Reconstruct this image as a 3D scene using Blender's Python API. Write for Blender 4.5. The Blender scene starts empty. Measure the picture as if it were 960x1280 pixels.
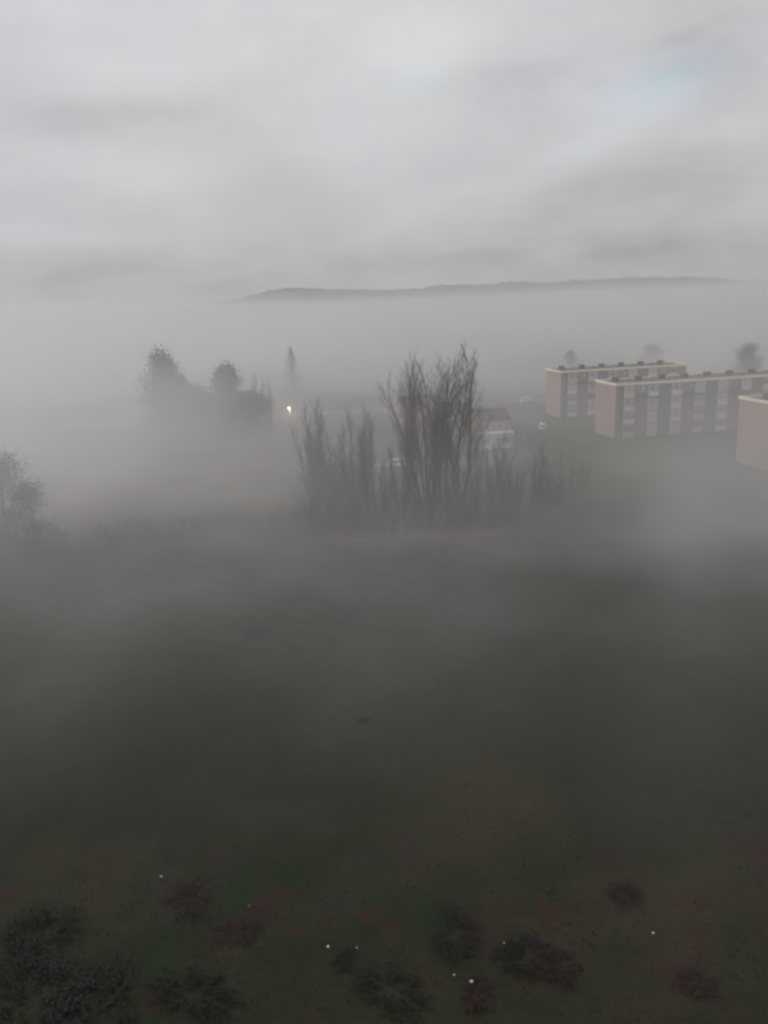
import bpy, bmesh, math, random
from mathutils import Vector, Matrix, noise
R = math.radians
S = bpy.context.scene
COL = S.collection

# ---------------------------------------------------------------- camera
F, PITCH, ROLL, EYE = 1000.0, R(14.896), R(2.3), 28.0
cam = bpy.data.cameras.new('camera'); cam_o = bpy.data.objects.new('camera', cam); COL.objects.link(cam_o)
cam.sensor_fit = 'VERTICAL'; cam.sensor_height = 24.0; cam.lens = 24.0 * F / 1280.0
cam.clip_start = 0.1; cam.clip_end = 30000
fw = Vector((0, math.cos(PITCH), -math.sin(PITCH)))
up0 = Vector((0, math.sin(PITCH), math.cos(PITCH))); rt0 = Vector((1, 0, 0))
rt = rt0 * math.cos(ROLL) - up0 * math.sin(ROLL); up = up0 * math.cos(ROLL) + rt0 * math.sin(ROLL)
M = Matrix((rt, up, -fw)).transposed().to_4x4(); M.translation = (0, 0, EYE)
cam_o.matrix_world = M
S.camera = cam_o

# ---------------------------------------------------------------- render settings
S.view_settings.view_transform = 'Standard'; S.view_settings.look = 'None'
S.view_settings.exposure = 0.0; S.view_settings.gamma = 1.0
S.render.engine = 'CYCLES'
cy = S.cycles
cy.max_bounces = 16; cy.diffuse_bounces = 2; cy.glossy_bounces = 2; cy.volume_bounces = 8; cy.transmission_bounces = 2
cy.filter_width = 2.6; cy.volume_step_rate = 0.8; cy.volume_max_steps = 128
cy.sample_clamp_indirect = 4.0

# ---------------------------------------------------------------- node helpers
def N(nt, kind, **kw):
    n = nt.nodes.new(kind)
    for k, v in kw.items(): setattr(n, k, v)
    return n
def L(nt, a, b): nt.links.new(a, b)
def put(nt, sock, v):
    if hasattr(v, 'is_linked') or hasattr(v, 'node'): nt.links.new(v, sock)
    else: sock.default_value = v
def math_n(nt, op, a, b=0.0, clamp=False):
    n = N(nt, 'ShaderNodeMath', operation=op, use_clamp=clamp)
    put(nt, n.inputs[0], a); put(nt, n.inputs[1], b); return n.outputs[0]
def mixc(nt, f, a, b):
    n = N(nt, 'ShaderNodeMix', data_type='RGBA')
    put(nt, n.inputs[0], f)
    for s, v in ((n.inputs[6], a), (n.inputs[7], b)):
        if isinstance(v, tuple): s.default_value = (*v[:3], 1)
        else: nt.links.new(v, s)
    return n.outputs[2]
def ramp(nt, f, lo, hi):
    n = N(nt, 'ShaderNodeMapRange', interpolation_type='SMOOTHSTEP')
    put(nt, n.inputs[0], f); n.inputs[1].default_value = lo; n.inputs[2].default_value = hi
    return n.outputs[0]
def noise_n(nt, vec, scale, detail=4, rough=0.55, sc=(1, 1, 1), loc=(0, 0, 0)):
    m = N(nt, 'ShaderNodeMapping'); m.inputs['Scale'].default_value = sc; m.inputs['Location'].default_value = loc
    L(nt, vec, m.inputs[0])
    n = N(nt, 'ShaderNodeTexNoise'); n.inputs['Scale'].default_value = scale
    n.inputs['Detail'].default_value = detail; n.inputs['Roughness'].default_value = rough
    L(nt, m.outputs[0], n.inputs['Vector']); return n.outputs[0]

# ---------------------------------------------------------------- world: overcast cloud over a NISHITA sky
SUN_EL, SUN_AZ = R(32), R(-70)          # azimuth from +Y towards +X
W = bpy.data.worlds.new('World'); S.world = W; W.use_nodes = True
nt = W.node_tree; nt.nodes.clear()
out = N(nt, 'ShaderNodeOutputWorld'); bg = N(nt, 'ShaderNodeBackground'); bg.inputs[1].default_value = 0.1
L(nt, bg.outputs[0], out.inputs[0])
sky = N(nt, 'ShaderNodeTexSky', sky_type='NISHITA'); sky.sun_disc = False
sky.sun_elevation = SUN_EL; sky.sun_rotation = SUN_AZ
tc = N(nt, 'ShaderNodeTexCoord'); sep = N(nt, 'ShaderNodeSeparateXYZ'); L(nt, tc.outputs['Generated'], sep.inputs[0])
X, Y, Z = sep.outputs
zc = math_n(nt, 'MAXIMUM', Z, 0.0)
dn = math_n(nt, 'ADD', zc, 0.34)
comb = N(nt, 'ShaderNodeCombineXYZ')
L(nt, math_n(nt, 'DIVIDE', X, dn), comb.inputs[0]); L(nt, math_n(nt, 'DIVIDE', Y, dn), comb.inputs[1])
P = comb.outputs[0]                      # position on the flat cloud deck
D = tc.outputs['Generated']
n1 = noise_n(nt, D, 3.2, 5, 0.5, (1, 1, 2.4), (3.1, 1.7, 0.4))
n2 = noise_n(nt, D, 9.0, 7, 0.55, (1, 1, 2.6), (7.3, 4.4, 0.2))
n3 = noise_n(nt, D, 4.0, 3, 0.5, (1, 1, 2.0), (12.0, 9.1, 0))
az = math_n(nt, 'MULTIPLY', math_n(nt, 'ARCTAN2', X, Y), 57.29578)
el = math_n(nt, 'MULTIPLY', math_n(nt, 'ARCSINE', Z), 57.29578)
def bank(a0, e0, wa, we, tilt=0.0):      # one cloud, rift or bright bank of the deck at its own bearing and height
    da = math_n(nt, 'SUBTRACT', az, a0); de = math_n(nt, 'SUBTRACT', el, e0)
    c, s = math.cos(R(tilt)), math.sin(R(tilt))
    u = math_n(nt, 'ADD', math_n(nt, 'MULTIPLY', da, c / wa), math_n(nt, 'MULTIPLY', de, s / wa))
    v = math_n(nt, 'SUBTRACT', math_n(nt, 'MULTIPLY', de, c / we), math_n(nt, 'MULTIPLY', da, s / we))
    q = math_n(nt, 'ADD', math_n(nt, 'MULTIPLY', u, u), math_n(nt, 'MULTIPLY', v, v))
    q = math_n(nt, 'ADD', q, math_n(nt, 'MULTIPLY', math_n(nt, 'SUBTRACT', n2, 0.5), 4.0))
    return math_n(nt, 'POWER', 2.718, math_n(nt, 'MULTIPLY', math_n(nt, 'MAXIMUM', q, 0.0), -1.0))
bright = math_n(nt, 'ADD', math_n(nt, 'MULTIPLY', math_n(nt, 'SUBTRACT', n1, 0.5), 0.48), math_n(nt, 'MULTIPLY', math_n(nt, 'SUBTRACT', n2, 0.5), 0.30))
for a0, e0, wa, we, t, k in ((-16.5, 14.2, 6, 2.2, 8, .16), (-17, 9.0, 7, 1.6, -12, .12), (14, 8.7, 6, 1.1, 22, .13), (2, 5.2, 6, 1.0, 20, .10),
                             (3.4, 15.6, 4, 2.2, 0, .14), (-20, 4.6, 6, .8, -3, .14), (-18, 11.3, 6, 1.2, 0, -.13), (10, 12.6, 4, 1.4, 0, -.15),
                             (18, 5.2, 7, 2.4, 10, -.12), (22, 12.5, 3.5, 3, 0, -.12), (0, 1.2, 60, 2.2, 0, -.17), (1, 9, 6, 3, 10, .10), (-22, 1.0, 14, 1.5, 0, -.05)):
    bright = math_n(nt, 'ADD', bright, math_n(nt, 'MULTIPLY', bank(a0, e0, wa, we, t), k))
level = math_n(nt, 'ADD', 4.95, math_n(nt, 'MULTIPLY', math_n(nt, 'MINIMUM', zc, 0.5), 4.8))
level = math_n(nt, 'MULTIPLY', level, math_n(nt, 'ADD', 1.0, math_n(nt, 'MULTIPLY', bright, 0.80)))
warm = ramp(nt, n3, 0.42, 0.66)
warm = math_n(nt, 'MAXIMUM', warm, math_n(nt, 'MULTIPLY', bank(17.5, 6.5, 9, 3), 0.9))
tint = mixc(nt, warm, (0.990, 0.980, 1.03), (1.02, 0.985, 0.97))
rift = math_n(nt, 'MAXIMUM', bank(17.8, 11.6, 3.6, 1.3, 12), math_n(nt, 'MULTIPLY', bank(13, 8.3, 3.5, .8, 24), 0.35))
rift = math_n(nt, 'MAXIMUM', rift, math_n(nt, 'MULTIPLY', bank(3.3, 13.2, 1.8, .8, 0), 0.45))
tint = mixc(nt, math_n(nt, 'MULTIPLY', rift, 0.95), tint, (0.93, 1.05, 1.13))
vm = N(nt, 'ShaderNodeVectorMath', operation='SCALE'); L(nt, tint, vm.inputs[0]); L(nt, level, vm.inputs['Scale'])
L(nt, mixc(nt, 0.04, vm.outputs[0], sky.outputs[0]), bg.inputs[0])

sun = bpy.data.lights.new('sun', 'SUN'); sun.energy = 1.0; sun.angle = R(25); sun.color = (1.0, 0.95, 0.9)
sun_o = bpy.data.objects.new('sun', sun); COL.objects.link(sun_o)
sd = Vector((math.sin(SUN_AZ) * math.cos(SUN_EL), math.cos(SUN_AZ) * math.cos(SUN_EL), math.sin(SUN_EL)))
sun_o.rotation_euler = sd.to_track_quat('Z', 'Y').to_euler()

# ---------------------------------------------------------------- air: ground fog
def fog_material(name, density, g, col=(0.99, 0.985, 0.99)):
    m = bpy.data.materials.new(name); m.use_nodes = True; t = m.node_tree; t.nodes.clear()
    o = N(t, 'ShaderNodeOutputMaterial'); v = N(t, 'ShaderNodeVolumePrincipled')
    v.inputs['Density'].default_value = density; v.inputs['Anisotropy'].default_value = g
    v.inputs['Color'].default_value = (*col, 1); L(t, v.outputs[0], o.inputs['Volume'])
    return m
HAZE = 0.00025
HAZE_G = 0.6
MIST = 0.027

# ---------------------------------------------------------------- mesh helpers
class MB:
    def __init__(s): s.v = []; s.f = []
    def quad(s, a, b, c, d):
        n = len(s.v); s.v += [a, b, c, d]; s.f.append((n, n+1, n+2, n+3))
    def box(s, x0, y0, z0, x1, y1, z1):
        n = len(s.v)
        s.v += [(x, y, z) for z in (z0, z1) for x, y in ((x0, y0), (x1, y0), (x1, y1), (x0, y1))]
        s.f += [(n, n+3, n+2, n+1), (n+4, n+5, n+6, n+7)] + [(n+i, n+(i+1) % 4, n+4+(i+1) % 4, n+4+i) for i in range(4)]
        return s
    def prism(s, poly, y0, y1, inset=0.0):     # polygon in xz extruded along y
        n = len(s.v); k = len(poly)
        s.v += [(x, y0, z) for x, z in poly] + [(x, y1, z) for x, z in poly]
        s.f += [tuple(range(n, n+k)), tuple(range(n+2*k-1, n+k-1, -1))]
        s.f += [(n+(i+1) % k, n+i, n+k+i, n+k+(i+1) % k) for i in range(k)]
        return s
    def tube(s, pts, rad, n=4, cap=False):
        base = None
        for i, p in enumerate(pts):
            p = Vector(p)
            d = (Vector(pts[min(i+1, len(pts)-1)]) - Vector(pts[max(i-1, 0)])).normalized()
            a = d.cross(Vector((0.31, 0.95, 0.07))).normalized(); b = d.cross(a)
            k = len(s.v)
            for j in range(n):
                t = 2*math.pi*j/n
                s.v.append(tuple(p + (a*math.cos(t) + b*math.sin(t))*rad[i]))
            if base is not None:
                s.f += [(base+j, base+(j+1) % n, k+(j+1) % n, k+j) for j in range(n)]
            elif cap: s.f.append(tuple(range(k, k+n)))
            base = k
        if cap: s.f.append(tuple(range(base, base+n)))
        return s
    def mesh(s, name, mat, smooth=False, fix=False):
        me = bpy.data.meshes.new(name); me.from_pydata(s.v, [], s.f)
        if fix:
            bm = bmesh.new(); bm.from_mesh(me); bmesh.ops.recalc_face_normals(bm, faces=bm.faces); bm.to_mesh(me); bm.free()
        if mat: me.materials.append(mat)
        if smooth: me.polygons.foreach_set('use_smooth', [True]*len(me.polygons))
        me.update(); return me
def obj(name, me, parent=None, loc=(0, 0, 0), rz=0.0, scale=None):
    o = bpy.data.objects.new(name, me); COL.objects.link(o)
    if parent: o.parent = parent
    o.location = loc; o.rotation_euler = (0, 0, rz)
    if scale: o.scale = scale if isinstance(scale, tuple) else (scale,)*3
    return o
def tag(o, label=None, cat=None, group=None, kind=None):
    if label: o['label'] = label
    if cat: o['category'] = cat
    if group: o['group'] = group
    if kind: o['kind'] = kind
    return o
def copy_tree(o, parent=None):
    c = o.copy(); COL.objects.link(c); c.parent = parent
    for ch in list(o.children): copy_tree(ch, c)
    return c

# ---------------------------------------------------------------- materials
def material(name, col, col2=None, scale=5.0, rough=0.9, bump=0.0, spec=0.3, rand=0.0, detail=5, sc=(1, 1, 1)):
    m = bpy.data.materials.new(name); m.use_nodes = True; t = m.node_tree
    b = t.nodes['Principled BSDF']; b.inputs['Roughness'].default_value = rough
    b.inputs['Specular IOR Level'].default_value = spec
    c = N(t, 'ShaderNodeTexCoord'); f = noise_n(t, c.outputs['Object'], scale, detail, 0.6, sc)
    o = mixc(t, ramp(t, f, 0.32, 0.68), col, col2 or tuple(x*0.7 for x in col))
    if rand:
        oi = N(t, 'ShaderNodeObjectInfo'); h = N(t, 'ShaderNodeHueSaturation')
        h.inputs['Hue'].default_value = 0.5
        L(t, math_n(t, 'ADD', 1.0 - rand, math_n(t, 'MULTIPLY', oi.outputs['Random'], 2*rand)), h.inputs['Value'])
        L(t, o, h.inputs['Color']); o = h.outputs[0]
    L(t, o, b.inputs['Base Color'])
    if bump:
        bn = N(t, 'ShaderNodeBump'); bn.inputs['Strength'].default_value = bump; bn.inputs['Distance'].default_value = 0.05
        L(t, f, bn.inputs['Height']); L(t, bn.outputs[0], b.inputs['Normal'])
    return m
def brick_material(name, c1, c2, mortar):
    m = bpy.data.materials.new(name); m.use_nodes = True; t = m.node_tree
    b = t.nodes['Principled BSDF']; b.inputs['Roughness'].default_value = 0.92
    tcn = N(t, 'ShaderNodeTexCoord'); sp = N(t, 'ShaderNodeSeparateXYZ'); L(t, tcn.outputs['Object'], sp.inputs[0])
    cm = N(t, 'ShaderNodeCombineXYZ'); L(t, math_n(t, 'ADD', sp.outputs[0], sp.outputs[1]), cm.inputs[0]); L(t, sp.outputs[2], cm.inputs[1])
    br = N(t, 'ShaderNodeTexBrick'); L(t, cm.outputs[0], br.inputs['Vector'])
    br.inputs['Scale'].default_value = 1.0; br.inputs['Brick Width'].default_value = 0.225; br.inputs['Row Height'].default_value = 0.075
    br.inputs['Mortar Size'].default_value = 0.01
    for k, c in (('Color1', c1), ('Color2', c2), ('Mortar', mortar)): br.inputs[k].default_value = (*c, 1)
    f = noise_n(t, tcn.outputs['Object'], 0.45, 5, 0.6, (1, 1, 0.5))
    L(t, mixc(t, math_n(t, 'MULTIPLY', ramp(t, f, 0.35, 0.7), 0.35), br.outputs[0], tuple(x*0.55 for x in c1)), b.inputs['Base Color'])
    return m
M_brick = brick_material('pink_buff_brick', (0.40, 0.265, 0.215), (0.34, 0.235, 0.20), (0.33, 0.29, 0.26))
M_brick_shaded = brick_material('shaded_pink_brick', (0.28, 0.20, 0.178), (0.24, 0.18, 0.16), (0.22, 0.20, 0.18))  # the pink brick again, its colour darkened for the front that lies in shade
M_brick_brown = brick_material('brown_brick', (0.205, 0.165, 0.157), (0.175, 0.142, 0.136), (0.17, 0.16, 0.15))
M_house_brick = brick_material('orange_brick', (0.46, 0.30, 0.24), (0.40, 0.26, 0.21), (0.35, 0.30, 0.26))
M_render = material('white_render', (0.62, 0.60, 0.56), (0.50, 0.49, 0.47), 1.5)
M_fascia = material('cream_fascia', (0.88, 0.80, 0.60), (0.78, 0.71, 0.54), 0.8)
M_felt = material('roof_felt', (0.085, 0.09, 0.095), (0.05, 0.055, 0.06), 0.7, bump=0.2)
M_vent = material('dark_vent_metal', (0.05, 0.05, 0.055), (0.03, 0.03, 0.035), 2)
M_panel = material('pale_panel', (0.66, 0.62, 0.54), (0.54, 0.51, 0.46), 1.2, rand=0.25)
M_frame = material('white_window_frame', (0.62, 0.61, 0.58), (0.5, 0.5, 0.48), 2, rough=0.5)
M_balc = material('dark_balcony_concrete', (0.09, 0.085, 0.085), (0.06, 0.06, 0.06), 2)
M_tile = material('roof_tile', (0.09, 0.075, 0.07), (0.05, 0.045, 0.045), 3, bump=0.3)
M_door = material('painted_door', (0.10, 0.12, 0.16), (0.08, 0.1, 0.13), 2, rough=0.5)
M_tarmac = material('tarmac', (0.055, 0.055, 0.057), (0.04, 0.04, 0.042), 0.6, bump=0.1)
M_kerb = material('kerb_concrete', (0.25, 0.24, 0.23), (0.19, 0.185, 0.18), 1.5)
M_white_line = material('road_paint', (0.7, 0.7, 0.68), (0.5, 0.5, 0.5), 2)
M_tyre = material('tyre_rubber', (0.02, 0.02, 0.02), (0.03, 0.03, 0.03), 5)
M_rim = material('wheel_metal', (0.4, 0.4, 0.41), (0.3, 0.3, 0.31), 5, rough=0.4)
M_steel = material('galvanised_steel', (0.22, 0.23, 0.235), (0.16, 0.17, 0.17), 4, rough=0.6)
M_litter = material('crumpled_paper', (0.55, 0.55, 0.53), (0.42, 0.42, 0.4), 20)
M_litter_red = material('red_wrapper', (0.30, 0.05, 0.04), (0.22, 0.04, 0.03), 20)
def glass_material():
    m = bpy.data.materials.new('curtained_glass'); m.use_nodes = True; t = m.node_tree
    b = t.nodes['Principled BSDF']; b.inputs['Roughness'].default_value = 0.12
    oi = N(t, 'ShaderNodeObjectInfo'); c = N(t, 'ShaderNodeTexCoord')
    f = noise_n(t, c.outputs['Object'], 1.3, 2, 0.5, (3.0, 1, 0.4))
    fac = math_n(t, 'MULTIPLY', ramp(t, math_n(t, 'ADD', f, math_n(t, 'MULTIPLY', math_n(t, 'SUBTRACT', oi.outputs['Random'], 0.5), 0.6)), 0.35, 0.65), 0.9)
    L(t, mixc(t, fac, (0.10, 0.12, 0.135), (0.55, 0.56, 0.57)), b.inputs['Base Color'])
    return m
M_glass = glass_material()
M_dark_glass = material('dark_glass', (0.02, 0.022, 0.025), (0.03, 0.03, 0.035), 1, rough=0.1, spec=0.5)
def paint(name, c): return material(name, c, tuple(x*0.85 for x in c), 0.8, rough=0.3, spec=0.5)
M_bark = material('grey_brown_bark', (0.085, 0.072, 0.062), (0.05, 0.043, 0.038), 6, bump=0.4)
M_twig = material('brown_twig', (0.085, 0.066, 0.055), (0.055, 0.044, 0.038), 3, rand=0.2)
M_twig_purple = material('purple_brown_twig', (0.088, 0.068, 0.072), (0.055, 0.044, 0.048), 3, rand=0.2)
M_twig_red = material('red_brown_twig', (0.16, 0.075, 0.055), (0.10, 0.05, 0.04), 3, rand=0.15)
M_leaf = material('dark_evergreen_leaf', (0.075, 0.075, 0.062), (0.050, 0.052, 0.044), 1.2, rand=0.15)
M_leaf_brown = material('withered_brown_leaf', (0.120, 0.085, 0.070), (0.075, 0.056, 0.048), 1.2, rand=0.15)
M_needle = material('conifer_needle', (0.035, 0.048, 0.038), (0.022, 0.03, 0.025), 1.5)
M_bracken = material('dead_bracken', (0.042, 0.021, 0.017), (0.022, 0.014, 0.012), 2.5, rand=0.2)
M_grass = material('rough_grass', (0.026, 0.037, 0.015), (0.040, 0.030, 0.020), 0.30, rand=0.1)

# ---------------------------------------------------------------- ground
def ground_material():
    m = bpy.data.materials.new('winter_field'); m.use_nodes = True; t = m.node_tree
    b = t.nodes['Principled BSDF']; b.inputs['Roughness'].default_value = 0.97; b.inputs['Specular IOR Level'].default_value = 0.1
    c = N(t, 'ShaderNodeTexCoord').outputs['Object']
    sp = N(t, 'ShaderNodeSeparateXYZ'); L(t, c, sp.inputs[0]); x, y = sp.outputs[0], sp.outputs[1]
    big = noise_n(t, c, 0.035, 5, 0.6); mid = noise_n(t, c, 0.22, 6, 0.62, loc=(5, 3, 0)); fine = noise_n(t, c, 2.2, 6, 0.65)
    tiny = noise_n(t, c, 9.0, 5, 0.7)
    o = mixc(t, ramp(t, mid, 0.38, 0.64), (0.017, 0.026, 0.012), (0.029, 0.028, 0.018))
    o = mixc(t, math_n(t, 'MULTIPLY', ramp(t, big, 0.47, 0.60), 0.7), o, (0.046, 0.037, 0.025))
    o = mixc(t, math_n(t, 'MULTIPLY', ramp(t, fine, 0.45, 0.75), 0.55), o, (0.018, 0.021, 0.014))
    red = math_n(t, 'MULTIPLY', ramp(t, noise_n(t, c, 0.32, 5, 0.65, loc=(17, 8, 0)), 0.53, 0.66), ramp(t, y, 40.0, 33.0))
    o = mixc(t, math_n(t, 'MULTIPLY', red, 0.8), o, (0.040, 0.021, 0.018))
    # pale withered meadow beyond the scrub, on the left
    wob = math_n(t, 'MULTIPLY', math_n(t, 'SUBTRACT', mid, 0.5), 26.0)
    dry = math_n(t, 'MULTIPLY', ramp(t, math_n(t, 'ADD', y, wob), 102.0, 114.0), ramp(t, math_n(t, 'ADD', x, wob), 2.0, -10.0))
    dry = math_n(t, 'MULTIPLY', dry, ramp(t, math_n(t, 'ADD', y, wob), 160.0, 140.0))
    o = mixc(t, math_n(t, 'MULTIPLY', dry, 0.5), o, mixc(t, ramp(t, mid, .4, .65), (0.17, 0.145, 0.105), (0.11, 0.105, 0.07)))
    # rusty fringe of dead grass at the foot of the thicket
    fr = math_n(t, 'SUBTRACT', 1.0, ramp(t, math_n(t, 'ABSOLUTE', math_n(t, 'SUBTRACT', math_n(t, 'ADD', y, math_n(t, 'MULTIPLY', wob, 0.4)), 93.5)), 0.6, 3.0))
    fr = math_n(t, 'MULTIPLY', fr, ramp(t, math_n(t, 'ABSOLUTE', math_n(t, 'SUBTRACT', x, 6.0)), 18.0, 9.0))
    o = mixc(t, math_n(t, 'MULTIPLY', fr, 0.4), o, (0.15, 0.095, 0.06))
    # lawn round the flats
    lawn = math_n(t, 'MULTIPLY', ramp(t, math_n(t, 'ADD', x, math_n(t, 'MULTIPLY', wob, .3)), 24.0, 30.0), ramp(t, y, 104.0, 116.0))
    o = mixc(t, math_n(t, 'MULTIPLY', lawn, 0.85), o, mixc(t, mid, (0.050, 0.070, 0.034), (0.07, 0.082, 0.045)))
    L(t, o, b.inputs['Base Color'])
    bn = N(t, 'ShaderNodeBump'); bn.inputs['Strength'].default_value = 0.7; bn.inputs['Distance'].default_value = 0.12
    L(t, math_n(t, 'ADD', fine, math_n(t, 'MULTIPLY', tiny, 0.5)), bn.inputs['Height']); L(t, bn.outputs[0], b.inputs['Normal'])
    return m
def sstep(a, b, x):
    t = min(1, max(0, (x-a)/(b-a))); return t*t*(3-2*t)
def gh(x, y):       # height of the field: lumpy near by, level further on
    k = sstep(14, 22, y)*(1-sstep(84, 96, y))*(1-sstep(50, 70, abs(x)))
    if k <= 0: return 0.0
    n = noise.noise(Vector((x*.12, y*.12, 3.0)))*0.28 + noise.noise(Vector((x*.5, y*.5, 9.0)))*0.14 + noise.noise(Vector((x*1.6, y*1.6, 1.0)))*0.06
    return n*k
def axis(lo, hi, step, far):
    a = []; v = lo; s = step
    while v > -far: a.append(v); s *= 1.35; v -= s
    a = a[::-1]; a[0] = -far
    v = lo + step
    while v < hi: a.append(v); v += step
    s = step
    while v < far: a.append(v); s *= 1.35; v += s
    a.append(far); return a
xs = axis(-50, 50, 0.5, 3000); ys = axis(16, 96, 0.5, 3000)
gm = MB(); gm.v = [(x, y, gh(x, y)) for y in ys for x in xs]
nx = len(xs)
gm.f = [(j*nx+i, j*nx+i+1, (j+1)*nx+i+1, (j+1)*nx+i) for j in range(len(ys)-1) for i in range(nx-1)]
ground = obj('ground', gm.mesh('ground', ground_material(), smooth=True)); tag(ground, 'rough winter field of dark grass and dead bracken running off into the fog', kind='structure')

# roads behind the thicket and past the flats
def strip(name, pts, w, z, mat, h=0.0):
    b = MB(); l = []; r = []
    for i, p in enumerate(pts):
        p = Vector(p); d = (Vector(pts[min(i+1, len(pts)-1)]) - Vector(pts[max(i-1, 0)])).normalized(); n = Vector((-d.y, d.x))
        l.append(p+n*w/2); r.append(p-n*w/2)
    for i in range(len(pts)-1):
        if h:
            a, c, d, e = r[i], r[i+1], l[i+1], l[i]; k = len(b.v)
            b.v += [(q.x, q.y, zz) for zz in (z-0.1, z+h) for q in (a, c, d, e)]
            b.f += [(k+4, k+5, k+6, k+7)] + [(k+j, k+(j+1) % 4, k+4+(j+1) % 4, k+4+j) for j in range(4)]
        else: b.quad((r[i].x, r[i].y, z), (r[i+1].x, r[i+1].y, z), (l[i+1].x, l[i+1].y, z), (l[i].x, l[i].y, z))
    o = obj(name, b.mesh(name, mat)); o['kind'] = 'structure'; return o
road_a = [(-150, 198), (-60, 201), (0, 205), (45, 212), (80, 219), (150, 232)]
road_b = [(36, 207), (34.5, 185), (31.5, 165), (27, 146), (20, 138), (8, 134.5), (-20, 133)]
strip('road', road_a, 7.0, 0.008, M_tarmac); strip('side_road', road_b, 5.0, 0.012, M_tarmac)
def offs(pts, d):
    o = []
    for i, p in enumerate(pts):
        t = (Vector(pts[min(i+1, len(pts)-1)]) - Vector(pts[max(i-1, 0)])).normalized(); o.append((p[0]-t.y*d, p[1]+t.x*d))
    return o
strip('kerb', offs(road_a, 3.62), 0.16, 0.0, M_kerb, 0.12)
strip('kerb', offs(road_a[:3]+[(31, 209.5)], -3.62), 0.16, 0.0, M_kerb, 0.12)
strip('kerb', offs(road_b[1:], 2.6), 0.16, 0.0, M_kerb, 0.12); strip('kerb', offs(road_b[1:], -2.6), 0.16, 0.0, M_kerb, 0.12)
strip('pavement', offs(road_a, 4.7), 1.9, 0.10, M_kerb, 0.015)
strip('road_marking', offs(road_a, 0.0), 0.12, 0.014, M_white_line)

# ---------------------------------------------------------------- distant wooded ridge (beyond the fog, wholly outside the haze)
prof = [(-2600, -30), (-1500, -10), (-1000, 15), (-691, 50), (-594, 70), (-496, 90), (-399, 95), (-150, 80), (43, 69), (236, 70), (294, 81), (506, 76), (660, 83),
        (853, 72), (969, 78), (1239, 78), (1471, 74), (1606, 66), (1781, 45), (2054, 10), (2600, -10), (3600, -30)]
def ridge(x):
    for (x0, z0), (x1, z1) in zip(prof, prof[1:]):
        if x0 <= x <= x1: return z0 + (z1-z0)*sstep(x0, x1, x)
    return -30
hb = MB(); hx = [-2600+i*6.0 for i in range(1034)]; rows = [(3400, -45, 0), (3600, .25, 2), (3750, .6, 4), (3850, .82, 6), (3925, .93, 6), (4000, 1.0, 7), (4040, .97, 6), (4300, .7, 4), (5000, -45, 0)]
for (yy, k, am) in rows:
    for x in hx:
        z = ridge(x)
        z = -40 if k < 0 else -40 + (z+40)*k
        z += (noise.noise(Vector((x*.030, yy*.03, 2)))*am*.8 + noise.noise(Vector((x*.045, yy*.09, 5)))*am*.9 + abs(noise.noise(Vector((x*.013, 1, 5))))*am*1.0)
        hb.v.append((x, yy, z))
m_ = len(hx); hb.f = [(j*m_+i, j*m_+i+1, (j+1)*m_+i+1, (j+1)*m_+i) for j in range(len(rows)-1) for i in range(m_-1)]
M_hill = material('far_woodland', (0.045, 0.055, 0.045), (0.075, 0.08, 0.06), 0.02, detail=6)
tag(obj('hill', hb.mesh('hill', M_hill)), 'long low wooded ridge rising just above the fog bank', kind='structure')

# ---------------------------------------------------------------- flats
TH = R(10.05)
def window_mesh(w, h, n):
    f = MB(); p = MB()
    f.box(-w/2, -.06, 0, w/2, .04, .07).box(-w/2, -.06, h-.07, w/2, .04, h)
    for i in range(n+1):
        x = -w/2 + (w-.07)*i/n; f.box(x, -.055, .071, x+.07, .038, h-.071)
    f.box(-w/2+.072, -.045, h*.66, w/2-.072, .03, h*.66+.05)
    p.box(-w/2+.03, -.01, .03, w/2-.03, .02, h-.03)
    return f.mesh('window', M_frame), p.mesh('pane', M_glass)
WIN = window_mesh(2.15, 1.25, 3); WIN_S = window_mesh(1.3, 1.1, 2)
PANEL = MB().box(-1.12, -.09, 0, 1.12, .05, .95).mesh('spandrel_panel', M_panel)
COPING = MB().box(-1.16, -.16, .951, 1.16, .05, 1.02).mesh('sill', M_frame)
VENT = MB().box(-.55, -.45, 0, .55, .45, .75).box(-.65, -.55, .751, .65, .55, .87).mesh('roof_vent', M_vent)
PIPE = MB().tube([(0, 0, 0), (0, 0, .6)], [.09, .09], 6, True).tube([(0, 0, .6), (0, 0, .72)], [.15, .15], 6, True).mesh('vent_pipe', M_vent)
H_ = 10.35
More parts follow.
